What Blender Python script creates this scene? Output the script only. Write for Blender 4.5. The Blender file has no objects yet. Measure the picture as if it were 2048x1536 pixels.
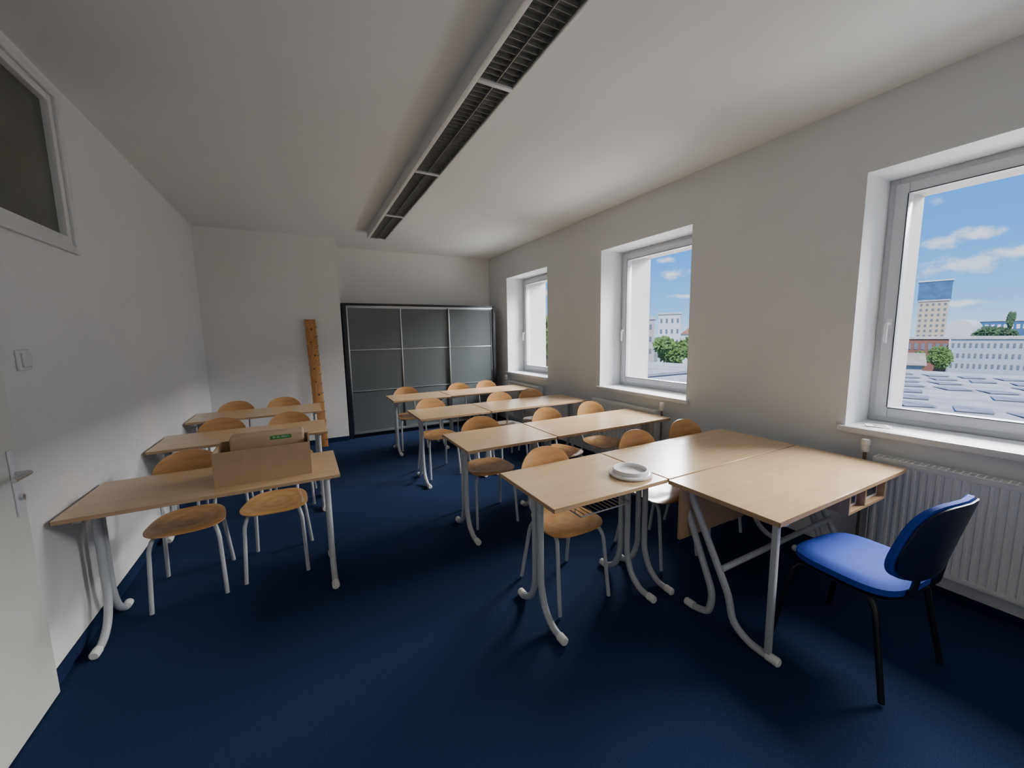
import bpy, bmesh, math, random
from mathutils import Vector, Matrix, noise
random.seed(7)
C = bpy.context.scene.collection
R = math.radians

# ---------------------------------------------------------------- materials
def mat(name, col, rough=0.5, metal=0.0, spec=0.5, noise_amt=0.0, nscale=20.0, bump=0.0, bscale=200.0, coat=0.0):
    m = bpy.data.materials.new(name); m.use_nodes = True
    nt = m.node_tree; b = nt.nodes['Principled BSDF']
    b.inputs['Base Color'].default_value = (*col, 1)
    b.inputs['Roughness'].default_value = rough
    b.inputs['Metallic'].default_value = metal
    b.inputs['Specular IOR Level'].default_value = spec
    b.inputs['Coat Weight'].default_value = coat
    tc = nt.nodes.new('ShaderNodeTexCoord')
    if noise_amt > 0:
        n = nt.nodes.new('ShaderNodeTexNoise'); n.inputs['Scale'].default_value = nscale; n.inputs['Detail'].default_value = 4
        nt.links.new(tc.outputs['Object'], n.inputs['Vector'])
        r = nt.nodes.new('ShaderNodeValToRGB')
        r.color_ramp.elements[0].position = 0.3; r.color_ramp.elements[1].position = 0.7
        r.color_ramp.elements[0].color = (*[c * (1 - noise_amt) for c in col], 1)
        r.color_ramp.elements[1].color = (*[min(1, c * (1 + noise_amt)) for c in col], 1)
        nt.links.new(n.outputs['Fac'], r.inputs['Fac']); nt.links.new(r.outputs['Color'], b.inputs['Base Color'])
    if bump > 0:
        n2 = nt.nodes.new('ShaderNodeTexNoise'); n2.inputs['Scale'].default_value = bscale; n2.inputs['Detail'].default_value = 3
        nt.links.new(tc.outputs['Object'], n2.inputs['Vector'])
        bp = nt.nodes.new('ShaderNodeBump'); bp.inputs['Strength'].default_value = bump; bp.inputs['Distance'].default_value = 0.01
        nt.links.new(n2.outputs['Fac'], bp.inputs['Height']); nt.links.new(bp.outputs['Normal'], b.inputs['Normal'])
    return m

def wood(name, c1, c2, rough, scale=(1.5, 22, 22), dist=2.0, rings=0.0, coat=0.0):
    m = bpy.data.materials.new(name); m.use_nodes = True
    nt = m.node_tree; b = nt.nodes['Principled BSDF']
    b.inputs['Roughness'].default_value = rough; b.inputs['Coat Weight'].default_value = coat
    b.inputs['Coat Roughness'].default_value = 0.15
    tc = nt.nodes.new('ShaderNodeTexCoord'); mp = nt.nodes.new('ShaderNodeMapping'); mp.inputs['Scale'].default_value = scale
    nt.links.new(tc.outputs['Object'], mp.inputs['Vector'])
    n = nt.nodes.new('ShaderNodeTexNoise'); n.inputs['Scale'].default_value = 2.0; n.inputs['Detail'].default_value = 6; n.inputs['Distortion'].default_value = dist
    nt.links.new(mp.outputs['Vector'], n.inputs['Vector'])
    src = n.outputs['Fac']
    if rings:
        w = nt.nodes.new('ShaderNodeTexWave'); w.wave_type = 'RINGS'; w.rings_direction = 'Z'
        w.inputs['Scale'].default_value = 4; w.inputs['Distortion'].default_value = 5.0; w.inputs['Detail'].default_value = 3
        nt.links.new(tc.outputs['Object'], w.inputs['Vector'])
        mx = nt.nodes.new('ShaderNodeMath'); mx.operation = 'MULTIPLY_ADD'; mx.inputs[1].default_value = rings
        nt.links.new(w.outputs['Fac'], mx.inputs[0])
        m2 = nt.nodes.new('ShaderNodeMath'); m2.operation = 'MULTIPLY'; m2.inputs[1].default_value = 1-rings
        nt.links.new(n.outputs['Fac'], m2.inputs[0]); nt.links.new(m2.outputs[0], mx.inputs[2])
        src = mx.outputs[0]
    r = nt.nodes.new('ShaderNodeValToRGB'); r.color_ramp.elements[0].position = 0.3; r.color_ramp.elements[1].position = 0.7
    r.color_ramp.elements[0].color = (*c1, 1); r.color_ramp.elements[1].color = (*c2, 1)
    nt.links.new(src, r.inputs['Fac']); nt.links.new(r.outputs['Color'], b.inputs['Base Color'])
    return m

def glass_mix(name, col, rough, transp):
    m = bpy.data.materials.new(name); m.use_nodes = True
    nt = m.node_tree; nt.nodes.clear()
    o = nt.nodes.new('ShaderNodeOutputMaterial'); t = nt.nodes.new('ShaderNodeBsdfTransparent')
    p = nt.nodes.new('ShaderNodeBsdfPrincipled'); p.inputs['Base Color'].default_value = (*col, 1); p.inputs['Roughness'].default_value = rough
    mx = nt.nodes.new('ShaderNodeMixShader'); mx.inputs[0].default_value = 1 - transp
    nt.links.new(t.outputs[0], mx.inputs[1]); nt.links.new(p.outputs[0], mx.inputs[2]); nt.links.new(mx.outputs[0], o.inputs[0])
    return m

M = dict(
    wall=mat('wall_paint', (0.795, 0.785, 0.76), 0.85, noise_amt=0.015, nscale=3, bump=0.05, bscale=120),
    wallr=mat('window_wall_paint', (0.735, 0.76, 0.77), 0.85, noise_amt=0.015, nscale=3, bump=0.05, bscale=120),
    ceil=mat('ceiling_paint', (0.75, 0.765, 0.755), 0.9, noise_amt=0.01, nscale=3),
    carpet=mat('navy_carpet', (0.012, 0.025, 0.070), 0.95, spec=0.12, noise_amt=0.35, nscale=220, bump=0.15, bscale=900),
    skirt=mat('navy_carpet_strip', (0.010, 0.022, 0.062), 0.95, spec=0.1, noise_amt=0.3, nscale=200),
    desk=wood('beech_laminate', (0.58, 0.405, 0.225), (0.64, 0.455, 0.26), 0.22, (1.2, 14, 14), 1.0),
    deskedge=wood('beech_edge', (0.45, 0.29, 0.155), (0.51, 0.34, 0.19), 0.4),
    ply=wood('varnished_beech_ply', (0.50, 0.25, 0.085), (0.66, 0.37, 0.14), 0.22, (3, 9, 9), 1.5, rings=0.2, coat=0.4),
    plyback=wood('varnished_beech_back', (0.52, 0.27, 0.095), (0.63, 0.35, 0.135), 0.28, (3, 14, 14), 1.0, coat=0.3),
    tube=mat('light_grey_paint', (0.46, 0.48, 0.50), 0.4, noise_amt=0.04, nscale=30),
    cap=mat('white_plastic_cap', (0.75, 0.74, 0.70), 0.5, noise_amt=0.08, nscale=60),
    white=mat('white_pvc', (0.60, 0.61, 0.63), 0.3, noise_amt=0.01, nscale=5),
    sill=mat('white_sill', (0.76, 0.77, 0.78), 0.3, noise_amt=0.01, nscale=5),
    whitem=mat('white_enamel', (0.74, 0.745, 0.73), 0.35, noise_amt=0.01, nscale=5),
    door=mat('cream_door_paint', (0.80, 0.80, 0.72), 0.35, noise_amt=0.03, nscale=4),
    alu=mat('aluminium', (0.55, 0.56, 0.57), 0.35, 1.0, noise_amt=0.03, nscale=30),
    chrome=mat('brushed_steel', (0.65, 0.65, 0.65), 0.3, 1.0, noise_amt=0.05, nscale=30),
    black=mat('black_laminate', (0.008, 0.011, 0.018), 0.4, noise_amt=0.1, nscale=10),
    blackm=mat('black_metal', (0.008, 0.009, 0.012), 0.35, noise_amt=0.1, nscale=30),
    shelf=mat('grey_shelf', (0.35, 0.36, 0.37), 0.6, noise_amt=0.05, nscale=10),
    frost=glass_mix('frosted_grey_glass', (0.125, 0.145, 0.15), 0.24, 0.22),
    pane=glass_mix('window_glass', (0.9, 0.95, 1.0), 0.02, 0.985),
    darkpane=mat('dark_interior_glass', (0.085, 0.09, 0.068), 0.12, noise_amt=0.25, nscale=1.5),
    louvre=mat('dark_louvre', (0.42, 0.43, 0.41), 0.3, 0.7, noise_amt=0.15, nscale=40),
    lampin=mat('lamp_interior', (0.16, 0.17, 0.16), 0.4, noise_amt=0.3, nscale=20),
    housing=mat('lamp_housing', (0.74, 0.74, 0.72), 0.4, noise_amt=0.02, nscale=6),
    blue=mat('blue_fabric', (0.012, 0.055, 0.42), 0.75, spec=0.3, noise_amt=0.18, nscale=250, bump=0.3, bscale=600),
    blackpl=mat('black_plastic', (0.010, 0.014, 0.03), 0.45, noise_amt=0.1, nscale=30),
    backshell=mat('dark_blue_plastic', (0.006, 0.012, 0.045), 0.45, noise_amt=0.1, nscale=30),
    card=mat('cardboard', (0.44, 0.29, 0.165), 0.85, noise_amt=0.06, nscale=15),
    card2=mat('kraft_parcel', (0.54, 0.38, 0.235), 0.7, noise_amt=0.06, nscale=25),
    green=mat('green_sticker', (0.04, 0.28, 0.05), 0.5, noise_amt=0.03, nscale=25),
    paper=mat('white_paper', (0.85, 0.85, 0.84), 0.6, noise_amt=0.02, nscale=25),
    print=mat('dark_print', (0.25, 0.22, 0.25), 0.6, noise_amt=0.2, nscale=60),
    plank=wood('old_orange_plank', (0.36, 0.16, 0.05), (0.60, 0.30, 0.10), 0.5, (14, 14, 2.0), 2.0),
    hook=mat('dull_metal', (0.30, 0.28, 0.25), 0.4, 0.9, noise_amt=0.1, nscale=30),
    extwall=mat('exterior_plaster', (0.50, 0.465, 0.455), 0.9, noise_amt=0.04, nscale=8, bump=0.1, bscale=80),
    pipe=mat('copper_brown_pipe', (0.22, 0.15, 0.11), 0.5, 0.3, noise_amt=0.1, nscale=30),
    basket=mat('wire_chrome', (0.55, 0.57, 0.6), 0.3, 0.8, noise_amt=0.05, nscale=30),
    lid=mat('white_lid_plastic', (0.84, 0.84, 0.85), 0.25, noise_amt=0.01, nscale=20),
    lidc=mat('clear_lid_plastic', (0.76, 0.73, 0.69), 0.12, noise_amt=0.02, nscale=20),
    # exterior
    beige=mat('tower_beige', (0.56, 0.46, 0.34), 0.9, noise_amt=0.03, nscale=0.2),
    brick=mat('red_brown_facade', (0.25, 0.11, 0.08), 0.9, noise_amt=0.06, nscale=0.3),
    bwhite=mat('white_facade', (0.72, 0.72, 0.72), 0.9, noise_amt=0.03, nscale=0.2),
    bgrey=mat('pale_blue_grey_facade', (0.42, 0.46, 0.54), 0.8, noise_amt=0.03, nscale=0.2),
    bglass=mat('blue_glass', (0.045, 0.14, 0.30), 0.7, noise_amt=0.25, nscale=0.5),
    bwin=mat('dark_window_glass', (0.15, 0.18, 0.23), 0.5, noise_amt=0.15, nscale=0.5),
    roofl=mat('pale_flat_roof', (0.58, 0.55, 0.51), 0.9, noise_amt=0.22, nscale=0.35),
    roofb=mat('beige_roof', (0.46, 0.37, 0.29), 0.9, noise_amt=0.2, nscale=0.5),
    solar=mat('grey_solar_panel', (0.33, 0.34, 0.36), 0.8, noise_amt=0.35, nscale=0.9),
    ground=mat('city_ground', (0.20, 0.24, 0.17), 0.95, noise_amt=0.3, nscale=0.03),
    leaf=mat('green_leaves', (0.13, 0.23, 0.06), 0.9, noise_amt=0.5, nscale=1.2, bump=0.5, bscale=3),
    leafd=mat('dark_green_leaves', (0.08, 0.15, 0.07), 0.9, noise_amt=0.5, nscale=0.8),
    trunk=mat('bark', (0.10, 0.07, 0.05), 0.9, noise_amt=0.2, nscale=3),
    redroof=mat('red_tiles', (0.36, 0.16, 0.10), 0.9, noise_amt=0.1, nscale=1),
)

# ---------------------------------------------------------------- mesh builder
def fillet(pts, rad, n=5):
    pts = [Vector(p) for p in pts]; out = [pts[0]]
    for i in range(1, len(pts) - 1):
        a, b, c = pts[i-1], pts[i], pts[i+1]
        d = min(rad, (a-b).length * .48, (c-b).length * .48)
        p0 = b + (a-b).normalized()*d; p2 = b + (c-b).normalized()*d
        for k in range(n+1):
            t = k/n; out.append(p0*(1-t)**2 + b*2*t*(1-t) + p2*t*t)
    out.append(pts[-1]); return out

class MB:
    def __init__(s): s.bm = bmesh.new()
    def box(s, x0, x1, y0, y1, z0, z1, bev=0.0, seg=2, mtx=None):
        r = bmesh.ops.create_cube(s.bm, size=1)
        vs = r['verts']
        for v in vs: v.co = Vector(((x0+x1)/2 + v.co.x*(x1-x0), (y0+y1)/2 + v.co.y*(y1-y0), (z0+z1)/2 + v.co.z*(z1-z0)))
        if mtx is not None:
            for v in vs: v.co = mtx @ v.co
        if bev > 0:
            es = list({e for v in vs for e in v.link_edges})
            bmesh.ops.bevel(s.bm, geom=es, offset=bev, segments=seg, profile=0.5, affect='EDGES')
        return s
    def tube(s, pts, r, seg=10, rad=0.0, caps=True):
        P = fillet(pts, rad) if rad > 0 and len(pts) > 2 else [Vector(p) for p in pts]
        rings = []; T0 = (P[1]-P[0]).normalized()
        up = Vector((0, 0, 1)) if abs(T0.z) < .9 else Vector((1, 0, 0))
        N = (up - T0*up.dot(T0)).normalized()
        for i, p in enumerate(P):
            if i == 0: T = T0
            elif i == len(P)-1: T = (P[i]-P[i-1]).normalized()
            else: T = ((P[i+1]-p).normalized() + (p-P[i-1]).normalized()).normalized()
            N = (N - T*N.dot(T)).normalized(); B = T.cross(N)
            rr = r[i] if isinstance(r, (list, tuple)) else r
            rings.append([s.bm.verts.new(p + (N*math.cos(2*math.pi*k/seg) + B*math.sin(2*math.pi*k/seg))*rr) for k in range(seg)])
        for a, b in zip(rings, rings[1:]):
            for k in range(seg): s.bm.faces.new((a[k], a[(k+1) % seg], b[(k+1) % seg], b[k]))
        if caps: s.bm.faces.new(rings[0][::-1]); s.bm.faces.new(rings[-1])
        return s
    def lathe(s, prof, c=(0, 0, 0), seg=32):
        rings = []
        for (r, z) in prof:
            rings.append([s.bm.verts.new((c[0]+r*math.cos(2*math.pi*k/seg), c[1]+r*math.sin(2*math.pi*k/seg), c[2]+z)) for k in range(seg)])
        for a, b in zip(rings, rings[1:]):
            for k in range(seg): s.bm.faces.new((a[k], a[(k+1) % seg], b[(k+1) % seg], b[k]))
        s.bm.faces.new(rings[0][::-1]); s.bm.faces.new(rings[-1])
        return s
    def prism(s, poly, axis, a, b):
        def P(u, v, w):
            return (w, u, v) if axis == 0 else ((u, w, v) if axis == 1 else (u, v, w))
        A = [s.bm.verts.new(P(u, v, a)) for u, v in poly]; B = [s.bm.verts.new(P(u, v, b)) for u, v in poly]
        s.bm.faces.new(A); s.bm.faces.new(B[::-1]); n = len(poly)
        for k in range(n): s.bm.faces.new((A[k], B[k], B[(k+1) % n], A[(k+1) % n]))
        return s
    def shell(s, fn, thick, nr=8, na=36, nrm=Vector((0, 0, 1))):
        top = []; bot = []
        c = Vector(fn(0, 0)); ct = s.bm.verts.new(c + nrm*thick/2); cb = s.bm.verts.new(c - nrm*thick/2)
        for i in range(1, nr+1):
            ra = []; rb = []
            for k in range(na):
                p = Vector(fn(i/nr, 2*math.pi*k/na)); h = thick/2*(0.55 if i == nr else 1)
                ra.append(s.bm.verts.new(p + nrm*h)); rb.append(s.bm.verts.new(p - nrm*h))
            top.append(ra); bot.append(rb)
        for k in range(na):
            s.bm.faces.new((ct, top[0][k], top[0][(k+1) % na])); s.bm.faces.new((cb, bot[0][(k+1) % na], bot[0][k]))
            for a, b in zip(top, top[1:]): s.bm.faces.new((a[k], b[k], b[(k+1) % na], a[(k+1) % na]))
            for a, b in zip(bot, bot[1:]): s.bm.faces.new((a[k], a[(k+1) % na], b[(k+1) % na], b[k]))
            s.bm.faces.new((top[-1][k], bot[-1][k], bot[-1][(k+1) % na], top[-1][(k+1) % na]))
        return s
    def build(s, name, m, parent=None, smooth=True, **props):
        bmesh.ops.recalc_face_normals(s.bm, faces=s.bm.faces)
        me = bpy.data.meshes.new(name); s.bm.to_mesh(me); s.bm.free(); me.materials.append(m)
        if smooth:
            me.shade_smooth()
            try: me.set_sharp_from_angle(angle=R(38))
            except Exception: pass
        o = bpy.data.objects.new(name, me); C.objects.link(o)
        if parent is not None: o.parent = parent
        for k, v in props.items(): o[k] = v
        return o

def empty(name, loc=(0, 0, 0), rz=0.0, **props):
    o = bpy.data.objects.new(name, None); C.objects.link(o); o.location = loc; o.rotation_euler = (0, 0, rz)
    o.empty_display_size = 0.1
    for k, v in props.items(): o[k] = v
    return o
def copy_tree(o, parent=None):
    c = o.copy(); C.objects.link(c)
    if parent is not None: c.parent = parent
    for ch in list(o.children): copy_tree(ch, c)
    return c

# ---------------------------------------------------------------- camera
F_PX, YAW, PIT, ROL, CH = 781.2, R(28.10), R(7.18), R(-1.00), 1.58
Fv = Vector((math.sin(YAW)*math.cos(PIT), math.cos(YAW)*math.cos(PIT), -math.sin(PIT)))
r0 = Vector((math.cos(YAW), -math.sin(YAW), 0)); u0 = r0.cross(Fv)
rv = r0*math.cos(ROL) + u0*math.sin(ROL); uv = u0*math.cos(ROL) - r0*math.sin(ROL)
cam = bpy.data.cameras.new('camera'); cam.sensor_width = 36; cam.lens = F_PX/2048*36; cam.clip_end = 3000; cam.clip_start = 0.05
co = bpy.data.objects.new('camera', cam); C.objects.link(co)
co.matrix_world = Matrix(((rv.x, uv.x, -Fv.x, 0), (rv.y, uv.y, -Fv.y, 0), (rv.z, uv.z, -Fv.z, CH), (0, 0, 0, 1)))
bpy.context.scene.camera = co
def sight(px, py, X):       # survey: where the line of sight meets the vertical plane x = X
    d = rv*(px-1024)/F_PX + uv*(768-py)/F_PX + Fv
    t = X/d.x; return (d.y*t, CH + d.z*t)
def direction(px, py):
    return (rv*(px-1024)/F_PX + uv*(768-py)/F_PX + Fv).normalized()

# ---------------------------------------------------------------- room shell
XL, XR, XO = -1.12, 3.28, 4.07
YB, YN, YR, ZC = 6.42, 7.02, -1.3, 3.02
S = dict(kind='structure')
MB().box(XL-.3, XR+.0, YR-.2, YN+.2, -.12, 0).build('floor', M['carpet'], smooth=False, **S)
MB().box(XL-.3, XO, YR-.2, YN+.2, ZC, ZC+.3).build('ceiling', M['ceil'], smooth=False, **S)
MB().box(XL-.2, XO, YR-.2, YR, -.12, ZC).build('wall_rear', M['wall'], smooth=False, **S)
b = MB(); b.box(XL-.2, .55, YB, YN+.2, 0, ZC); b.box(.55, XO, YN, YN+.2, 0, ZC)
b.build('wall_back', M['wall'], smooth=False, **S)
# left wall with transom opening
TY0, TY1, TZ0, TZ1 = 1.9, 3.26, 2.12, 2.94
b = MB(); b.box(XL-.2, XL, YR, YB, 0, TZ0); b.box(XL-.2, XL, YR, YB, TZ1, ZC)
b.box(XL-.2, XL, YR, TY0, TZ0, TZ1); b.box(XL-.2, XL, TY1, YB, TZ0, TZ1)
b.build('wall_left', M['wall'], smooth=False, **S)
WIN = [(4.98, 6.28), (2.53, 3.79), (-.01, 1.25)]
Z0, Z1 = .89, 2.57
def win_wall(x0, x1, ins):
    b = MB(); ys = sorted(WIN); prev = YR
    for (a, c) in ys:
        b.box(x0, x1, prev, a+ins, Z0+ins, Z1-ins); prev = c-ins
    b.box(x0, x1, prev, YN, Z0+ins, Z1-ins)
    b.box(x0, x1, YR, YN, 0, Z0+ins); b.box(x0, x1, YR, YN, Z1-ins, ZC)
    return b
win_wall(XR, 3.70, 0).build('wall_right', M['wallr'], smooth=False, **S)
win_wall(3.70, XO, .045).build('wall_outside', M['extwall'], smooth=False, **S)
MB().box(XL, XL+.012, 2.42, YB, 0, .07).build('baseboard_left', M['skirt'], smooth=False, **S)
MB().box(XL, .55, YB-.012, YB, 0, .07).build('baseboard_back', M['skirt'], smooth=False, **S)
MB().box(XR-.012, XR, YR, YN, 0, .03).build('baseboard_right', M['skirt'], smooth=False, **S)

# windows
for i, (a, c) in enumerate(WIN):
    w = empty('window_%d' % (i+1), (3.62, (a+c)/2, Z0), **S)
    hw = (c-a)/2; H = Z1-Z0; z0 = .03
    b = MB(); fw = .05
    for (y0, y1, zz0, zz1) in ((-hw, -hw+fw, z0, H), (hw-fw, hw, z0, H), (-hw+fw, hw-fw, H-fw, H), (-hw+fw, hw-fw, z0, z0+fw)):
        b.box(0, .08, y0, y1, zz0, zz1, .004)
    b.build('window_frame', M['white'], w)
    b = MB(); o = fw-.012; sw = .07
    y0, y1, a0, a1 = -hw+o, hw-o, z0+o, H-o
    for (q0, q1, p0, p1) in ((y0, y0+sw, a0, a1), (y1-sw, y1, a0, a1), (y0+sw, y1-sw, a1-sw, a1), (y0+sw, y1-sw, a0, a0+sw)):
        b.box(-.018, .06, q0, q1, p0, p1, .006)
    sash = b.build('sash', M['white'], w)
    b = MB(); g = .006
    for (q0, q1, p0, p1) in ((y0+sw-g, y0+sw, a0+sw, a1-sw), (y1-sw, y1-sw+g, a0+sw, a1-sw), (y0+sw, y1-sw, a1-sw, a1-sw+g), (y0+sw, y1-sw, a0+sw-g, a0+sw)):
        b.box(-.0195, -.0175, q0, q1, p0, p1)
    b.build('gasket', M['blackpl'], sash)
    MB().box(.02, .024, y0+sw-.005, y1-sw+.005, a0+sw-.005, a1-sw+.005).build('pane', M['pane'], w, smooth=False)
    b = MB(); hy = y1-sw/2; hz = .72
    b.box(-.028, -.018, hy-.016, hy+.016, hz-.035, hz+.035, .004)
    b.tube([(-.028, hy, hz), (-.06, hy, hz), (-.062, hy, hz-.02), (-.062, hy, hz-.13)], .010, 10, .015)
    b.build('window_handle', M['sill'], sash)
    b = MB(); b.box(XR-3.62, 0, -hw, hw, 0, .03); b.box(XR-.035-3.62, XR-3.62, -hw-.035, hw+.035, -.012, .03, .006)
    b.build('windowsill', M['sill'], w)

# transom window in left wall
w = empty('window_4', (XL, (TY0+TY1)/2, TZ0), **S)
hy = (TY1-TY0)/2; H = TZ1-TZ0
def ring(b, x0, x1, hy, z0, z1, wd, bev=.004):
    b.box(x0, x1, -hy, -hy+wd, z0, z1, bev); b.box(x0, x1, hy-wd, hy, z0, z1, bev)
    b.box(x0, x1, -hy+wd, hy-wd, z0, z0+wd, bev); b.box(x0, x1, -hy+wd, hy-wd, z1-wd, z1, bev)
b = MB(); ring(b, 0, .018, hy+.035, -.035, H+.035, .045); b.build('casing', M['whitem'], w)
b = MB(); ring(b, -.06, .004, hy-.010, .010, H-.010, .045); b.build('sash', M['whitem'], w)
MB().box(-.035, -.028, -hy+.05, hy-.05, .05, H-.05).build('pane', M['darkpane'], w, smooth=False)

# door in left wall
d = empty('door_1', (XL, 2.40, 0), **S)
MB().box(.002, .040, -.86, -.02, .008, 2.02, .004).build('door_leaf', M['door'], d)
hd = MB().box(.040, .047, -.093, -.048, .87, 1.15, .003).build('handle_plate', M['sill'], d)
MB().tube([(.047, -.070, 1.05), (.09, -.070, 1.05), (.093, -.09, 1.05), (.093, -.19, 1.048)], .009, 10, .02).build('door_handle', M['chrome'], hd)
b = MB(); b.tube([(.046, -.070, .95), (.060, -.070, .95)], .011, 14); b.box(.059, .0615, -.072, -.068, .935, .958); b.build('lock_cylinder', M['chrome'], hd)

# light switch
s = empty('light_switch', (XL, 2.605, 1.458), label='white square light switch with one rocker on the left wall beside the door', category='light switch')
MB().box(0, .012, -.047, .047, 0, .094, .006, 3).build('switch_plate', M['whitem'], s)
MB().box(.012, .022, -.030, .030, .015, .079, .004, 2).build('rocker', M['whitem'], s)

# ceiling light
L = empty('ceiling_light', (1.025, 2.6, ZC), label='long white ceiling light strip with dark louvre grilles', category='ceiling light')
Y0, Y1 = -1.0-2.6, 5.83-2.6; hw = .125; zb = -.095
b = MB(); b.box(-hw, -hw+.032, Y0, Y1, zb, 0, .003); b.box(hw-.018, hw, Y0, Y1, zb, 0, .003)
b.box(-hw+.032, hw-.018, Y0, Y1, -.012, 0); b.box(-hw+.03, hw-.016, Y1-.02, Y1, zb, 0, .003); b.box(-hw+.03, hw-.016, Y0, Y0+.02, zb, 0, .003)
b.build('housing', M['housing'], L)
MB().box(-hw+.032, hw-.018, Y0+.02, Y1-.02, -.060, -.012).build('reflector', M['lampin'], L, smooth=False)
cuts = [5.83, 4.68, 3.37, 2.07, .77, -.53]
for c in cuts[1:]:
    MB().box(-hw+.03, hw-.016, c-2.6-.014, c-2.6+.014, zb-.002, zb+.012, .002).build('divider', M['housing'], L)
for c0, c1 in zip(cuts[1:], cuts):
    a = c0-2.6+.016; e = min(c1-2.6-.016, Y1-.022); b = MB(); n = int(round((e-a)/.045))
    xa, xb = -hw+.034, hw-.020
    for xx in (xa, (xa+xb)/2, xb):
        b.box(xx-.0015, xx+.0015, a, e, zb+.006, -.061)
    for k in range(n+1):
        yy = a+(e-a)*k/n; b.box(xa, xb, yy-.001, yy+.001, zb+.012, -.061)
    b.build('louvre', M['louvre'], L, smooth=False)

# ---------------------------------------------------------------- desks
DD = .58; DZ = .75
def desk(xc, yc, length, label, group, basket=False, hook=True):
    r = empty('school_desk', (xc, yc, 0), label=label, category='desk', group=group)
    hl = length/2; hd = DD/2
    tp = MB().box(-hl+.0015, hl-.0015, -hd+.0015, hd-.0015, DZ-.0205, DZ, .001, 1).build('tabletop', M['desk'], r)
    b = MB(); z0, z1 = DZ-.022, DZ-.0012
    b.box(-hl, -hl+.004, -hd, hd, z0, z1, .0012, 1); b.box(hl-.004, hl, -hd, hd, z0, z1, .0012, 1)
    b.box(-hl, hl, -hd, -hd+.004, z0, z1, .0012, 1); b.box(-hl, hl, hd-.004, hd, z0, z1, .0012, 1)
    b.build('edge_band', M['deskedge'], tp)
    b = MB()
    for sx in (-1, 1):
        x = sx*(hl-.07); b.box(x-.018, x+.018, -hd+.05, hd-.05, DZ-.047, DZ-.022, .003)
    b.box(-hl+.07, hl-.07, .03, .06, DZ-.062, DZ-.027, .003)
    b.build('under_frame', M['tube'], r)
    for sx in (-1, 1):
        x = sx*(hl-.07)
        for (y, ye, sg) in ((-.055, -.285, -1), (.0, .185, 1)):
            pts = [(x, y, DZ-.045), (x, y, .19), (x, y+sg*.045, .075), (x, y+sg*.12, .024), (x, ye-sg*.045, .021)]
            lg = MB().tube(pts, .0185, 12, .07).build('leg', M['tube'], r)
            MB().tube([(x, ye-sg*.05, .0225), (x, ye-sg*.006, .0225), (x, ye, .0225)], [.022, .022, .016], 12).build('foot_cap', M['cap'], lg)
    if hook:
        x = -hl+.03
        MB().tube([(x, -.12, DZ-.022), (x, -.12, DZ-.06), (x-.012, -.12, DZ-.078), (x-.024, -.12, DZ-.06)], .003, 8, .01).build('bag_hook', M['basket'], r)
    if basket:
        b = MB(); z = DZ-.13
        for k in range(12):
            x = -.16+k*.36/11; b.tube([(x, -.20, z), (x, .1, z)], .0022, 6)
        b.tube([(-.16, -.20, z), (.20, -.20, z), (.20, .1, z), (-.16, .1, z), (-.16, -.20, z)], .004, 8, .02)
        for x in (-.16, .20): b.tube([(x, .1, z), (x, .1, DZ-.03)], .003, 6); b.tube([(x, -.15, z), (x, -.15, DZ-.024)], .003, 6)
        b.build('wire_basket', M['basket'], r)
    return r
GL, GR = 'desks along the left wall', 'desks on the window side'
desk(-.475, 2.84, 1.25, 'light wood desk at the left wall carrying the open cardboard box', GL)
desk(-.475, 4.11, 1.25, 'light wood desk at the left wall, second from the camera, directly behind the box', GL)
desk(-.475, 5.27, 1.25, 'light wood desk at the left wall, farthest back beside the leaning plank', GL)
rows = [1.76, 2.86, 4.13, 5.42]
la = ['short light wood desk with the round white dish on top',
      'short light wood desk on the aisle, next behind the desk with the round dish',
      'short light wood desk on the aisle, third row from the camera',
      'short light wood desk on the aisle, right in front of the glass cabinet']
lb = ['long light wood desk joined to the teacher desk',
      'long light wood desk ending at the middle window, second row from the camera',
      'long light wood desk in the third row, between middle and far window',
      'long light wood desk below the far window, nearest the glass cabinet']
for i, y in enumerate(rows):
    desk(1.39, y, .78, la[i], GR, basket=(i == 0))
    desk(2.455, y, 1.33, lb[i], GR, hook=False)

# teacher desk
r = empty('teacher_desk', (2.445, 1.165, 0), label='teacher desk with slanted grey legs and open shelf box by the blue chair', category='desk')
hl, hd = .675, .295
tp = MB().box(-hl+.0015, hl-.0015, -hd+.0015, hd-.0015, DZ-.0225, DZ, .001, 1).build('tabletop', M['desk'], r)
b = MB(); z0, z1 = DZ-.024, DZ-.0012
b.box(-hl, -hl+.004, -hd, hd, z0, z1, .0012, 1); b.box(hl-.004, hl, -hd, hd, z0, z1, .0012, 1)
b.box(-hl, hl, -hd, -hd+.004, z0, z1, .0012, 1); b.box(-hl, hl, hd-.004, hd, z0, z1, .0012, 1)
b.build('edge_band', M['deskedge'], tp)
MB().box(-hl+.02, hl-.05, hd-.075, hd-.057, DZ-.33, DZ-.026, .002).build('modesty_panel', M['deskedge'], r)
b = MB()
for sx in (-1, 1):
    x = sx*(hl-.10); b.box(x-.018, x+.018, -hd+.02, hd-.03, DZ-.05, DZ-.026, .003)
b.build('under_frame', M['tube'], r)
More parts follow.
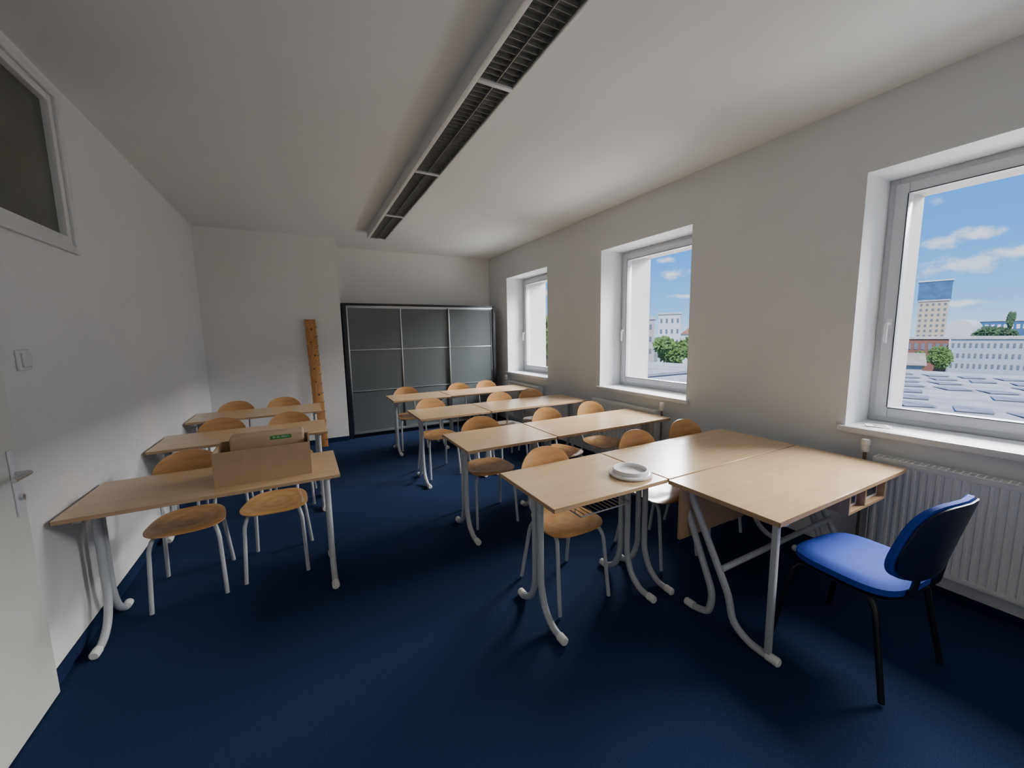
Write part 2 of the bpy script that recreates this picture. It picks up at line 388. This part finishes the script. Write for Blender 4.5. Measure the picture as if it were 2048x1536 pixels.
for sx in (-1, 1):
    x = sx*(hl-.10)
    for (pts, e) in (([(x, hd-.06, DZ-.05), (x, hd-.12, DZ-.16), (x, -.03, .20), (x, -.05, .08), (x, -.14, .022), (x, -hd+.05, .021)], -1),
                     ([(x-.0, hd-.03, DZ-.05), (x, hd-.05, DZ-.16), (x, .06, .16), (x, .08, .045), (x, .15, .022), (x, .185, .021)], 1)):
        lg = MB().tube(pts, .0185, 12, .06).build('leg', M['tube'], r)
        ye = pts[-1][1]
        MB().tube([(x, ye-e*.015, .0225), (x, ye+e*.035, .0225), (x, ye+e*.042, .0225)], [.022, .022, .016], 12).build('foot_cap', M['cap'], lg)
    MB().box(x-.013, x+.013, -hd+.05, -hd+.076, .035, DZ-.05, .002).build('post', M['tube'], r)
MB().tube([(-hl+.10, .02, .33), (hl-.10, .02, .33)], .016, 10).build('crossbar', M['tube'], r)
b = MB(); x0, x1, z0, z1 = .02, .46, DZ-.145, DZ-.026; t = .014
b.box(x0, x1, -hd+.02, hd-.1, z0, z0+t); b.box(x0, x1, -hd+.02, hd-.1, z1-.008, z1)
for x in (x0, (x0+x1)/2-.04, x1-t): b.box(x, x+t, -hd+.02, hd-.1, z0+t, z1-.008)
b.box(x0, x1, hd-.112, hd-.1, z0, z1)
sb = b.build('shelf_box', M['deskedge'], r, smooth=False)
for (q0, q1) in ((x0+.02, x0+.165), (x0+.20, x1-.02)):
    MB().box(q0, q1, -hd+.05, -.02, z0+t, z1-.03, .004).build('drawer', M['sill'], sb)
    MB().box(q0+.02, q1-.03, -hd+.047, -hd+.051, z0+t+.02, z1-.045).build('drawer_slot', M['blackpl'], sb, smooth=False)

# ---------------------------------------------------------------- school chairs
def sgnpow(v, p): return math.copysign(abs(v)**p, v)
def make_chair():
    r = empty('school_chair')
    def seat(rho, th):
        x = sgnpow(math.cos(th), .60)*.192*rho; y = sgnpow(math.sin(th), .60)*.185*rho
        x *= 1 - .12*(y/.185)
        z = .445 + .016*rho**2 - .0
        if y < -.08: z -= .9*(y+.08)**2*4*.35
        if y > .08: z += .9*(y-.08)**2
        return (x, y, z)
    MB().shell(seat, .012, 8, 48).build('seat', M['ply'], r)
    def back(rho, th):
        u = sgnpow(math.cos(th), .70)*rho; v = sgnpow(math.sin(th), .78)*rho
        x = u*(.188 - .018*v); z = .725 + v*.105 + (.02*(1-u*u)*(1 if v > 0 else .0)*v)
        y = .225 + .10*(z-.62) - 1.1*(x*x) + .0
        return (x, y, z)
    MB().shell(back, .011, 7, 40, Vector((0, 1, 0))).build('backrest', M['plyback'], r)
    for sx in (-1, 1):
        MB().tube([(sx*.13, -.05, .432), (sx*.15, -.14, .428), (sx*.165, -.165, .38), (sx*.178, -.205, .012)], .0115, 10, .03).build('leg', M['tube'], r)
        MB().tube([(sx*.125, .05, .434), (sx*.14, .12, .43), (sx*.155, .15, .38), (sx*.18, .225, .012)], .0115, 10, .03).build('leg', M['tube'], r)
        MB().tube([(sx*.11, .0, .434), (sx*.112, .15, .437), (sx*.115, .205, .47), (sx*.118, .232, .62), (sx*.118, .236, .74)], .0105, 10, .04).build('back_support', M['tube'], r)
    b = MB(); b.tube([(-.14, -.09, .428), (.14, -.09, .428)], .010, 8); b.tube([(-.13, .09, .431), (.13, .09, .431)], .010, 8)
    b.build('seat_frame', M['tube'], r)
    return r
proto = make_chair(); first = True
def chair(x, y, label, group, rz=0.0):
    global first
    o = proto if first else copy_tree(proto); first = False
    o.location = (x, y, 0); o.rotation_euler = (0, 0, rz); o['label'] = label; o['category'] = 'chair'; o['group'] = group
GC = 'wooden school chairs'
chairs = [
 (-.71, 3.04, 3, 'wooden school chair under the desk with the box, nearer the left wall'),
 (-.235, 3.08, -4, 'wooden school chair under the desk with the box, nearer the aisle'),
 (-.71, 4.27, 2, 'wooden school chair in the second left row, nearer the left wall'),
 (-.17, 4.25, -3, 'wooden school chair in the second left row, nearer the aisle'),
 (-.74, 5.40, 0, 'wooden school chair at the farthest left desk, nearer the wall'),
 (-.25, 5.44, 0, 'wooden school chair at the farthest left desk, nearer the leaning plank'),
 (1.34, 1.86, 0, 'wooden school chair under the short desk with the round white dish'),
 (2.17, 1.88, 0, 'wooden school chair at the long desk joined to the teacher desk, left one'),
 (2.76, 1.93, -3, 'wooden school chair at the long desk joined to the teacher desk, window-side one'),
 (1.35, 2.98, -6, 'wooden school chair at the second short aisle desk, behind the round dish'),
 (2.12, 3.02, 3, 'wooden school chair at the second-row long desk, left one'),
 (2.70, 3.06, 0, 'wooden school chair at the second-row long desk, nearer the middle window'),
 (1.31, 4.29, 4, 'wooden school chair at the third short aisle desk'),
 (2.20, 4.27, 0, 'wooden school chair at the third-row long desk, left one'),
 (2.68, 4.31, -4, 'wooden school chair at the third-row long desk, window-side one'),
 (1.30, 5.53, 0, 'wooden school chair at the short desk in front of the glass cabinet'),
 (2.11, 5.52, 0, 'wooden school chair at the farthest long desk, left one'),
 (2.60, 5.56, 0, 'wooden school chair at the farthest long desk, nearer the far window')]
for x, y, a, l in chairs: chair(x, y, l, GC, R(a))

# ---------------------------------------------------------------- blue chair
r = empty('office_chair', (2.31, .77, 0), R(180-5), label='blue fabric upholstered chair with black legs at the teacher desk', category='chair')
def seatb(rho, th):
    x = sgnpow(math.cos(th), .55)*.235*rho; y = sgnpow(math.sin(th), .55)*.215*rho
    return (x, y, .465 + .012*(1-rho**4) - (.35*(max(0, -y-.1))**2))
MB().shell(seatb, .05, 8, 44).build('seat', M['blue'], r)
MB().shell(lambda q, t: (seatb(q, t)[0]*.97, seatb(q, t)[1]*.97, seatb(q, t)[2]-.035), .014, 6, 44).build('seat_shell', M['blackpl'], r)
def backb(rho, th, off=0, k=1.0):
    u = sgnpow(math.cos(th), .55)*rho*k; v = sgnpow(math.sin(th), .62)*rho*k
    z = .71 + .185*v; x = u*(.225-.018*v)
    return (x, .235 + off + .22*(z-.56) - 1.2*x*x + .0, z)
MB().shell(lambda q, t: backb(q, t), .036, 8, 44, Vector((0, 1, 0))).build('backrest', M['blue'], r)
MB().shell(lambda q, t: backb(q, t, .022, .97), .012, 8, 44, Vector((0, 1, 0))).build('back_shell', M['backshell'], r)
for sx in (-1, 1):
    MB().tube([(sx*.17, -.06, .425), (sx*.20, -.15, .425), (sx*.215, -.18, .38), (sx*.25, -.235, .012)], .0125, 10, .04).build('leg', M['blackm'], r)
    MB().tube([(sx*.17, .06, .425), (sx*.20, .13, .425), (sx*.215, .16, .38), (sx*.25, .225, .012)], .0125, 10, .04).build('leg', M['blackm'], r)
    MB().tube([(sx*.10, .05, .43), (sx*.105, .19, .43), (sx*.105, .228, .47), (sx*.105, .245, .60)], .0125, 10, .04).build('back_support', M['blackm'], r)
b = MB(); b.tube([(-.18, -.1, .424), (.18, -.1, .424)], .011, 8); b.tube([(-.18, .1, .424), (.18, .1, .424)], .011, 8); b.build('seat_frame', M['blackm'], r)

# ---------------------------------------------------------------- cabinet
cb = empty('sliding_door_cabinet', (1.85, 6.47, 0), label='wide black cabinet with three frosted grey glass sliding doors', category='cabinet')
x0, x1, dep, HT = -1.28, 1.28, .53, 2.10; sd = .06
b = MB(); b.box(x0, x0+sd, -.012, dep, 0, HT, .002); b.box(x1-sd, x1, -.012, dep, 0, HT, .002); b.box(x0+sd, x1-sd, -.014, dep, HT-.036, HT, .002)
b.box(x0+sd, x1-sd, .02, dep, 0, .07); b.box(x0+sd, x1-sd, dep-.01, dep, .07, HT-.036)
b.build('body', M['black'], cb)
b = MB()
for z in (.42, .77, 1.1, 1.42, 1.76): b.box(x0+sd+.001, x1-sd-.001, .12, dep-.011, z-.01, z+.01)
for x in (-.43, .4): b.box(x-.01, x+.01, .12, dep-.011, .071, HT-.045)
b.build('shelf', M['shelf'], cb, smooth=False)
MB().box(x0+sd, x1-sd, -.010, .09, HT-.054, HT-.037, .002).build('top_track', M['alu'], cb)
MB().box(x0+sd, x1-sd, -.010, .09, .060, .080, .002).build('bottom_track', M['alu'], cb)
W3 = (x1-x0-2*sd-.004)/3; xs = [x0+sd+.002 + k*W3 for k in range(4)]
for i in range(3):
    a, e = xs[i]-(.009 if i else 0), xs[i+1]+(.009 if i < 2 else 0)
    y = .012 if i != 1 else .045
    b = MB(); sw = .018; zz = [.082, .74, 1.385, HT-.056]
    b.box(a, a+sw, y, y+.028, zz[0], zz[3], .002); b.box(e-sw, e, y, y+.028, zz[0], zz[3], .002)
    for k, z in enumerate(zz):
        q0 = z if k == 0 else (z-.014 if k == 3 else z-.006); b.box(a+sw, e-sw, y+.002, y+.026, q0, q0+(.014 if k in (0, 3) else .012), .001)
    dr = b.build('sliding_door', M['alu'], cb)
    for k in range(3): MB().box(a+sw, e-sw, y+.011, y+.017, zz[k]+.005, zz[k+1]-.005).build('pane', M['frost'], dr, smooth=False)

# leaning plank with hooks
pl = empty('coat_hook_board', (.17, 6.17, 0), label='tall narrow orange-brown wooden board with metal hooks leaning against the back wall', category='board')
Lp = 1.86; lean = math.atan2(.19, 1.83)
mt = Matrix.Rotation(-lean, 4, 'X') @ Matrix.Rotation(R(-1.2), 4, 'Y')
MB().box(-.07, .07, 0, .022, .008, Lp, .003, 2, mt).build('board', M['plank'], pl)
for k in range(13):
    z = .12+k*.135
    for sx in (-1, 1):
        b = MB(); P = [mt @ Vector(v) for v in ((sx*.045, .0, z), (sx*.048, -.02, z), (sx*.066, -.035, z-.008), (sx*.078, -.035, z+.015))]
        b.tube(P, .0042, 6, .01); b.build('hook', M['hook'], pl)
for k in range(9):
    z = .2+k*.19; q = .02*math.sin(k*2.4)
    MB().tube([mt @ Vector((q, -.0012, z)), mt @ Vector((q, .002, z))], .008+.005*math.sin(k*1.7)**2, 10).build('knot', M['blackpl'], pl)

# ---------------------------------------------------------------- radiators
def radiator(y0, y1, label, zt=.775, vs=1):
    L = y1-y0
    r = empty('radiator', (XR-.004, (y0+y1)/2, 0), label=label, category='radiator', group='white panel radiators under the windows')
    zb = .15; h = L/2
    b = MB(); xf = -.125; n = int(L/.0333)
    for k in range(n):
        a = -h+.012+(L-.024)*k/n; p = (L-.024)/n
        b.prism([(a, xf+.007), (a+p*.2, xf+.007), (a+p*.34, xf), (a+p*.66, xf), (a+p*.8, xf+.007), (a+p, xf+.007), (a+p, xf+.018), (a, xf+.018)], 2, zb+.03, zt-.035)
    for v in b.bm.verts: v.co = Vector((v.co.y, v.co.x, v.co.z))
    b.box(xf+.002, xf+.02, -h+.006, h-.006, zb, zb+.032, .004); b.box(xf+.002, xf+.02, -h+.006, h-.006, zt-.037, zt-.008, .004)
    b.build('front_panel', M['whitem'], r)
    MB().box(-.052, -.04, -h+.006, h-.006, zb, zt-.01, .003).build('back_panel', M['whitem'], r)
    for sg in (-1, 1):
        MB().box(xf, -.036, min(sg*h, sg*(h-.006)), max(sg*h, sg*(h-.006)), zb+.01, zt, .002).build('side_cover', M['whitem'], r)
    b = MB(); b.box(xf+.002, xf+.012, -h+.006, h-.006, zt-.008, zt); b.box(-.048, -.038, -h+.006, h-.006, zt-.008, zt)
    m_ = int(L/.028)
    for k in range(m_+1): yy = -h+.01+(L-.02)*k/m_; b.box(xf+.012, -.048, yy-.004, yy+.004, zt-.006, zt-.001)
    b.box(-.087, -.080, -h+.006, h-.006, zt-.006, zt)
    b.build('top_grille', M['whitem'], r, smooth=False)
    for sg in (-1, 1): MB().box(-.04, 0, sg*(h-.165)-.015, sg*(h-.165)+.015, zb+.05, zt-.06).build('wall_bracket', M['whitem'], r)
    b = MB(); b.tube([(-.08, vs*h, zt-.06), (-.08, vs*(h+.055), zt-.06), (-.08, vs*(h+.055), zt+.005)], .010, 10, .015)
    b.tube([(-.08, vs*(h+.055), zt-.06), (-.08, vs*(h+.055), .01)], .008, 8)
    v = b.build('valve_pipe', M['pipe'], r)
    MB().lathe([(.013, 0), (.021, .004), (.021, .05), (.0235, .053), (.0235, .078), (.018, .086)], (-.08, vs*(h+.055), zt+.005), 20).build('valve_head', M['cap'], v)
radiator(-.35, 1.045, 'white ribbed panel radiator under the nearest window beside the blue chair')
radiator(2.80, 3.80, 'white ribbed panel radiator under the middle window behind the second-row desk', vs=-1)
radiator(5.05, 6.15, 'white ribbed panel radiator under the far window near the cabinet')

# papers on sill
p = empty('brochure', (3.40, 1.12, Z0+.03), R(15), label='small printed folded papers lying on the sill of the nearest window', category='papers')
MB().box(-.05, .05, -.07, .07, 0, .004).build('sheet', M['paper'], p, smooth=False)
mt2 = Matrix.Rotation(R(12), 4, 'Z')
MB().box(-.045, .045, -.06, .06, .0042, .008, mtx=mt2).build('sheet', M['paper'], p, smooth=False)
MB().box(-.03, .03, -.045, .02, .0081, .0087, mtx=mt2).build('print', M['print'], p, smooth=False)

# ---------------------------------------------------------------- cardboard box, parcel, dish
bx = empty('cardboard_box', (-.245, 2.80, DZ), R(0), label='open brown cardboard box on the nearest left desk', category='box')
hx, hy, h = .245, .145, .20; t = .004
b = MB(); b.box(-hx, hx, -hy, hy, 0, t); b.box(-hx, hx, -hy, -hy+t, t, h); b.box(-hx, hx, hy-t, hy, t, h); b.box(-hx, -hx+t, -hy+t, hy-t, t, h); b.box(hx-t, hx, -hy+t, hy-t, t, h)
b.build('body', M['card'], bx, smooth=False)
for (sg) in (-1, 1):
    MB().box(-t/2, t/2, -hy+.01, hy-.01, -.10, 0, mtx=Matrix.Translation((sg*(hx-t*1.6), 0, h-.001)) @ Matrix.Rotation(R(sg*6), 4, 'Y')).build('flap', M['card2'], bx, smooth=False)
pc = empty('kraft_parcel', (-.235, 2.865, DZ+.0045), label='brown kraft parcel with green sticker sitting inside the open cardboard box', category='parcel')
MB().box(-.19, .205, -.06, .072, 0, .240, .012, 3).build('wrapping', M['card2'], pc)
MB().box(.02, .135, -.0612, -.0602, .202, .226).build('sticker', M['green'], pc, smooth=False)
tcu = bpy.data.curves.new('sticker_text', 'FONT'); tcu.body = 'Listen to us'; tcu.size = .019; tcu.align_x = 'CENTER'; tcu.align_y = 'CENTER'; tcu.extrude = .0002
to = bpy.data.objects.new('tmp_text', tcu); C.objects.link(to); bpy.context.view_layer.update()
dg = bpy.context.evaluated_depsgraph_get(); tm = bpy.data.meshes.new_from_object(to.evaluated_get(dg)); bpy.data.objects.remove(to)
tm.materials.clear(); tm.materials.append(M['paper'])
tt = bpy.data.objects.new('lettering', tm); C.objects.link(tt); tt.parent = pc; tt.location = (.0775, -.0616, .214); tt.rotation_euler = (R(90), R(180), 0)

ld = empty('round_dish', (1.65, 1.63, DZ), label='round white plastic dish with raised rim on the short desk', category='dish')
MB().lathe([(.105, .0), (.118, .003), (.123, .012), (.122, .016), (.112, .021), (.100, .021), (.090, .017), (.02, .015)], (0, 0, 0), 56).build('rim', M['lid'], ld)
MB().lathe([(.02, .0155), (.0885, .0175), (.087, .0195), (.075, .018), (.02, .0175)], (0, 0, 0), 56).build('center_disc', M['lidc'], ld)
b = MB(); n_ = 56
rings = []
for (rr, z) in [(.0905, .0175), (.101, .0212), (.1015, .036), (.098, .042), (.093, .042), (.0895, .036)]:
    rings.append([b.bm.verts.new((rr*math.cos(2*math.pi*k/n_), rr*math.sin(2*math.pi*k/n_), z)) for k in range(n_)])
for i in range(len(rings)):
    A, B = rings[i], rings[(i+1) % len(rings)]
    for k in range(n_): b.bm.faces.new((A[k], A[(k+1) % n_], B[(k+1) % n_], B[k]))
b.build('inner_ring', M['lid'], ld)

# ---------------------------------------------------------------- exterior
GZ = -14.0
MB().box(6, 900, -400, 900, GZ-.5, GZ).build('ground', M['ground'], smooth=False, **S)
def building(name, X, pl, pr, pt, pb, depth, m, label, cols, rws, wm='bwin', wfill=(.55, .5), cat='building'):
    ya, zt = sight(pl, pt, X); yb, _ = sight(pr, pt, X); _, zb = sight((pl+pr)/2, pb, X)
    y0, y1 = min(ya, yb), max(ya, yb); yc = (y0+y1)/2; rz = math.atan2(yc, X)
    r = empty(name, (X, yc, GZ), rz, label=label, category=cat)
    hw = (y1-y0)/2*math.cos(rz); z0 = GZ
    MB().box(0, depth, -hw, hw, 0, zt-z0).build('facade', M[m], r, smooth=False)
    MB().box(-.3, depth+.3, -hw-.3, hw+.3, zt-z0, zt-z0+.5).build('roof', M['roofl'], r, smooth=False)
    H = zt-zb
    for i in range(rws):
        for j in range(cols):
            cy = -hw+(j+.5)*2*hw/cols; cz = zt-z0-(i+.6)*H/rws; a = hw/cols*wfill[0]; e = H/rws/2*wfill[1]
            MB().box(-.12, 0, cy-a, cy+a, cz-e, cz+e).build('window', M[wm], r, smooth=False)
    return r, hw, zt-z0
r, hw, ht = building('tower_block', 220, 1838, 1898, 604, 676, 14, 'beige', 'tall beige tower block with blue glass top outside the nearest window', 5, 7, wfill=(.4, .42))
MB().box(.2, 13, -hw-.5, hw+.5, ht+.5, ht+7.6).build('glass_crown', M['bglass'], r, smooth=False)
MB().box(0, 13.3, -hw-.8, hw+.8, ht+7.6, ht+8.1).build('crown_roof', M['bwhite'], r, smooth=False)
building('brick_building', 150, 1800, 1899, 678, 728, 12, 'brick', 'low red-brown building in front of the beige tower block', 7, 2)
building('office_building', 140, 1903, 2080, 678, 742, 14, 'bgrey', 'long pale blue-grey office block outside the nearest window', 14, 3, wfill=(.4, .4))
building('glass_hall', 320, 1945, 2100, 644, 660, 30, 'bglass', 'distant low blue glass building on the horizon', 12, 1, 'bwhite')
# arched hall
ya, zt = sight(1893, 640, 260); yb, zb = sight(1943, 672, 260)
r = empty('arched_hall', (260, (ya+yb)/2, GZ), label='white hall with curved roof right of the beige tower block', category='building')
hw = abs(ya-yb)/2; pr = [(-hw, 0), (hw, 0), (hw, (zt-GZ)*.75)] + [(hw*math.cos(t*math.pi/12), (zt-GZ)*(.75+.25*math.sin(t*math.pi/12))) for t in range(1, 12)] + [(-hw, (zt-GZ)*.75)]
MB().prism(pr, 0, 0, 15).build('hall_shell', M['bwhite'], r, smooth=False)
# houses beyond the middle window
building('white_apartment_block', 112, 1318, 1362, 630, 692, 10, 'bwhite', 'white apartment building seen through the middle window', 4, 3, wfill=(.4, .4))
building('pale_house', 88, 1278, 1310, 640, 712, 8, 'extwall', 'pale house wall at the left edge of the middle window view', 2, 3, wfill=(.3, .4))
ya, zt = sight(1362, 656, 150); yb, zb = sight(1392, 668, 150)
r = empty('red_roof_house', (150, (ya+yb)/2, GZ), label='distant house with red tiled roof in the middle window', category='house')
hw = abs(ya-yb)/2
MB().box(0, 12, -hw, hw, 0, zb-GZ+.0).build('house_wall', M['bwhite'], r, smooth=False)
MB().prism([(-.5, zb-GZ), (12.5, zb-GZ), (6, zt-GZ+.5)], 1, -hw, hw).build('roof', M['redroof'], r, smooth=False)
# roofs
r = empty('flat_roof_hall', (62, 20, GZ), label='large pale flat roof below the nearest window', category='building')
MB().box(-30, 22, -45, 18, 0, 9).build('hall_body', M['roofl'], r, smooth=False)
b = MB(); b.box(-30.2, -29.8, -45, 18, 9, 9.4); b.box(-30, 22, 17.6, 18, 9, 9.4); b.build('parapet', M['bwhite'], r, smooth=False)
pp = None
for i in range(9):
    for j in range(13):
        x = 36+i*5.0+random.uniform(-.4, .4); y = 3+j*3.3+(i % 2)*1.4+random.uniform(-.2, .2)
        if y > 36 or x > 82 or not (.13 < y/x < .40) or random.random() < .25: continue
        if pp is None:
            pp = empty('solar_panel', label='flat grey solar panel on the large pale flat roof', category='solar panel', group='solar panels on the flat roof')
            MB().box(-1.6, 1.6, -1.0, 1.0, .08, .12, mtx=Matrix.Rotation(R(1.5), 4, 'Y')).build('panel', M['solar'], pp, smooth=False)
            b = MB(); b.box(-1.3, -1.2, -.9, .9, 0, .11); b.box(1.2, 1.3, -.9, .9, 0, .06); b.build('stand', M['bwhite'], pp, smooth=False); o = pp
        else: o = copy_tree(pp)
        o.location = (x, y, GZ+9.0); o.rotation_euler = (0, 0, R(25+random.uniform(-10, 10)))
r = empty('beige_roof_shed', (90, 34, GZ), R(18), label='low building with beige-brown roof between the flat roof and the brick building', category='building')
MB().box(0, 14, -9, 9, 0, 9.2).build('shed_wall', M['extwall'], r, smooth=False)
MB().prism([(-.6, 9.2), (14.6, 9.2), (7, 11)], 1, -9.5, 9.5).build('roof', M['roofb'], r, smooth=False)
r = empty('low_flat_building', (45, 56, GZ), label='beige flat roofed building below the middle window', category='building')
MB().box(-10, 20, -14, 20, 0, 9).build('wall', M['extwall'], r, smooth=False)
MB().box(-10.3, 20.3, -14.3, 20.3, 9, 9.4).build('roof', M['roofl'], r, smooth=False)

def tree(X, px, py, rpx, label, m='leaf', tall=1.0, n=14):
    y, z = sight(px, py, X); y2, _ = sight(px+rpx, py, X); rad = abs(y2-y)*.75
    r = empty('tree', (X, y, GZ), label=label, category='tree', group='trees outside the windows')
    zc = z-GZ; bm = bmesh.new()
    for k in range(n):
        a = random.uniform(0, 6.28); q = rad*.75*random.random()
        cc = Vector((math.cos(a)*q, math.sin(a)*q, zc + random.uniform(-.6, .5)*rad*tall)); rr = rad*random.uniform(.3, .5)
        g = bmesh.ops.create_icosphere(bm, subdivisions=4, radius=rr)
        for v in g['verts']:
            nn = noise.noise(v.co*3.5/rr + Vector((k*7, 0, 0))) + .9*noise.noise(v.co*11/rr + Vector((k*3, 5, 0)))
            v.co = cc + Vector((v.co.x, v.co.y, v.co.z*tall))*(1+.6*nn)
    b = MB(); b.bm.free(); b.bm = bm; b.build('crown', M[m], r, smooth=False)
    MB().tube([(0, 0, 0), (0, 0, zc)], [rad*.10, rad*.05], 8).build('trunk', M['trunk'], r)
tree(108, 1882, 714, 44, 'round green tree in front of the red-brown building')
tree(128, 1838, 718, 34, 'smaller green tree at the left edge of the nearest window view')
tree(200, 1972, 670, 40, 'dark green tree clump above the office block, left one', 'leafd')
tree(225, 2018, 670, 36, 'dark green tree clump above the office block, right one', 'leafd')
tree(190, 2022, 640, 13, 'tall narrow poplar above the office block', 'leafd', 2.8)
tree(76, 1342, 700, 34, 'bright green tree in front of the white apartment building')
tree(100, 1378, 692, 26, 'green tree at the right edge of the middle window view')
tree(28, 1093, 672, 30, 'green tree seen through the far window')

# ---------------------------------------------------------------- light
w = bpy.data.worlds.new('World'); bpy.context.scene.world = w; w.use_nodes = True
nt = w.node_tree; nt.nodes.clear()
o = nt.nodes.new('ShaderNodeOutputWorld'); bg = nt.nodes.new('ShaderNodeBackground')
tc = nt.nodes.new('ShaderNodeTexCoord'); sx = nt.nodes.new('ShaderNodeSeparateXYZ')
nt.links.new(tc.outputs['Generated'], sx.inputs[0])
gr = nt.nodes.new('ShaderNodeValToRGB'); e = gr.color_ramp.elements
e[0].position = 0.0; e[0].color = (0.42, 0.64, 0.88, 1); e[1].position = .45; e[1].color = (0.03, 0.20, 0.74, 1)
k = e.new(.05); k.color = (0.19, 0.46, 0.86, 1)
k = e.new(.16); k.color = (0.07, 0.32, 0.83, 1)
nt.links.new(sx.outputs['Z'], gr.inputs['Fac'])
n = nt.nodes.new('ShaderNodeTexNoise'); n.inputs['Scale'].default_value = 30; n.inputs['Detail'].default_value = 7; n.inputs['Roughness'].default_value = .55
mp = nt.nodes.new('ShaderNodeMapping'); mp.inputs['Scale'].default_value = (1, 1, 1.6)
nt.links.new(tc.outputs['Generated'], mp.inputs['Vector']); nt.links.new(mp.outputs['Vector'], n.inputs['Vector'])
acc = None
for (px, py, wd, ht) in ((1965, 466, .045, .014), (1880, 486, .035, .014), (1915, 530, .060, .019), (2040, 500, .04, .013), (1345, 548, .035, .014), (1330, 520, .02, .008), (1090, 585, .03, .010), (1930, 606, .04, .008), (1370, 592, .04, .007), (1720, 430, .10, .02), (1560, 520, .09, .02)):
    c = direction(px, py)
    sb_ = nt.nodes.new('ShaderNodeVectorMath'); sb_.operation = 'SUBTRACT'; sb_.inputs[1].default_value = c
    nt.links.new(tc.outputs['Generated'], sb_.inputs[0])
    ml = nt.nodes.new('ShaderNodeVectorMath'); ml.operation = 'MULTIPLY'; ml.inputs[1].default_value = (1/wd, 1/wd, 1/ht)
    nt.links.new(sb_.outputs[0], ml.inputs[0])
    ln = nt.nodes.new('ShaderNodeVectorMath'); ln.operation = 'LENGTH'; nt.links.new(ml.outputs[0], ln.inputs[0])
    iv = nt.nodes.new('ShaderNodeMath'); iv.operation = 'SUBTRACT'; iv.inputs[0].default_value = 1.0; nt.links.new(ln.outputs['Value'], iv.inputs[1])
    if acc is None: acc = iv.outputs[0]
    else:
        q = nt.nodes.new('ShaderNodeMath'); q.operation = 'MAXIMUM'; nt.links.new(acc, q.inputs[0]); nt.links.new(iv.outputs[0], q.inputs[1]); acc = q.outputs[0]
nn_ = nt.nodes.new('ShaderNodeMath'); nn_.operation = 'MULTIPLY_ADD'; nn_.inputs[1].default_value = 2.6; nn_.inputs[2].default_value = -1.35
nt.links.new(n.outputs['Fac'], nn_.inputs[0])
ad = nt.nodes.new('ShaderNodeMath'); ad.operation = 'ADD'; nt.links.new(acc, ad.inputs[0]); nt.links.new(nn_.outputs[0], ad.inputs[1])
cr = nt.nodes.new('ShaderNodeValToRGB'); cr.color_ramp.interpolation = 'EASE'; cr.color_ramp.elements[0].position = .0; cr.color_ramp.elements[1].position = 1.0
cr.color_ramp.elements[1].color = (.75, .75, .75, 1)
nt.links.new(ad.outputs[0], cr.inputs['Fac'])
mx = nt.nodes.new('ShaderNodeMixRGB'); mx.inputs[2].default_value = (.88, .91, .96, 1)
nt.links.new(cr.outputs['Color'], mx.inputs[0]); nt.links.new(gr.outputs['Color'], mx.inputs[1])
nt.links.new(mx.outputs[0], bg.inputs['Color']); bg.inputs['Strength'].default_value = 1.7
nt.links.new(bg.outputs[0], o.inputs[0])

def area(name, loc, tgt, sx_, sy_, power, col, portal=False):
    l = bpy.data.lights.new(name, 'AREA'); l.shape = 'RECTANGLE'; l.size = sx_; l.size_y = sy_; l.energy = power; l.color = col
    ob = bpy.data.objects.new(name, l); C.objects.link(ob); ob.location = loc
    ob.rotation_euler = (Vector(tgt)-Vector(loc)).to_track_quat('-Z', 'Y').to_euler()
    if portal: l.cycles.is_portal = True
    return ob
for i, (a, c) in enumerate(WIN):
    area('window_portal', (XO+.02, (a+c)/2, (Z0+Z1)/2), (0, (a+c)/2, (Z0+Z1)/2), c-a, Z1-Z0, 1, (1, 1, 1), True)
area('sky_glow', (12, 2.8, 7.0), (0, 2.8, 1.0), 16, 4.6, 14500, (1.0, .99, .98))
area('ground_bounce', (9.5, 2.8, -3.2), (1.2, 2.8, 2.9), 14, 4, 1200, (1.0, .99, .97))
area('room_fill', (0.9, -1.1, 1.9), (1.0, 5, 1.4), 3.2, 1.8, 8, (1.0, .99, .97))
sl = bpy.data.lights.new('sun', 'SUN'); sl.energy = 6.0; sl.angle = R(1); sl.color = (1, .93, .83)
so = bpy.data.objects.new('sun', sl); C.objects.link(so); so.location = (0, 0, 30)
so.rotation_euler = Vector((.55, .35, -.75)).to_track_quat('-Z', 'Y').to_euler()
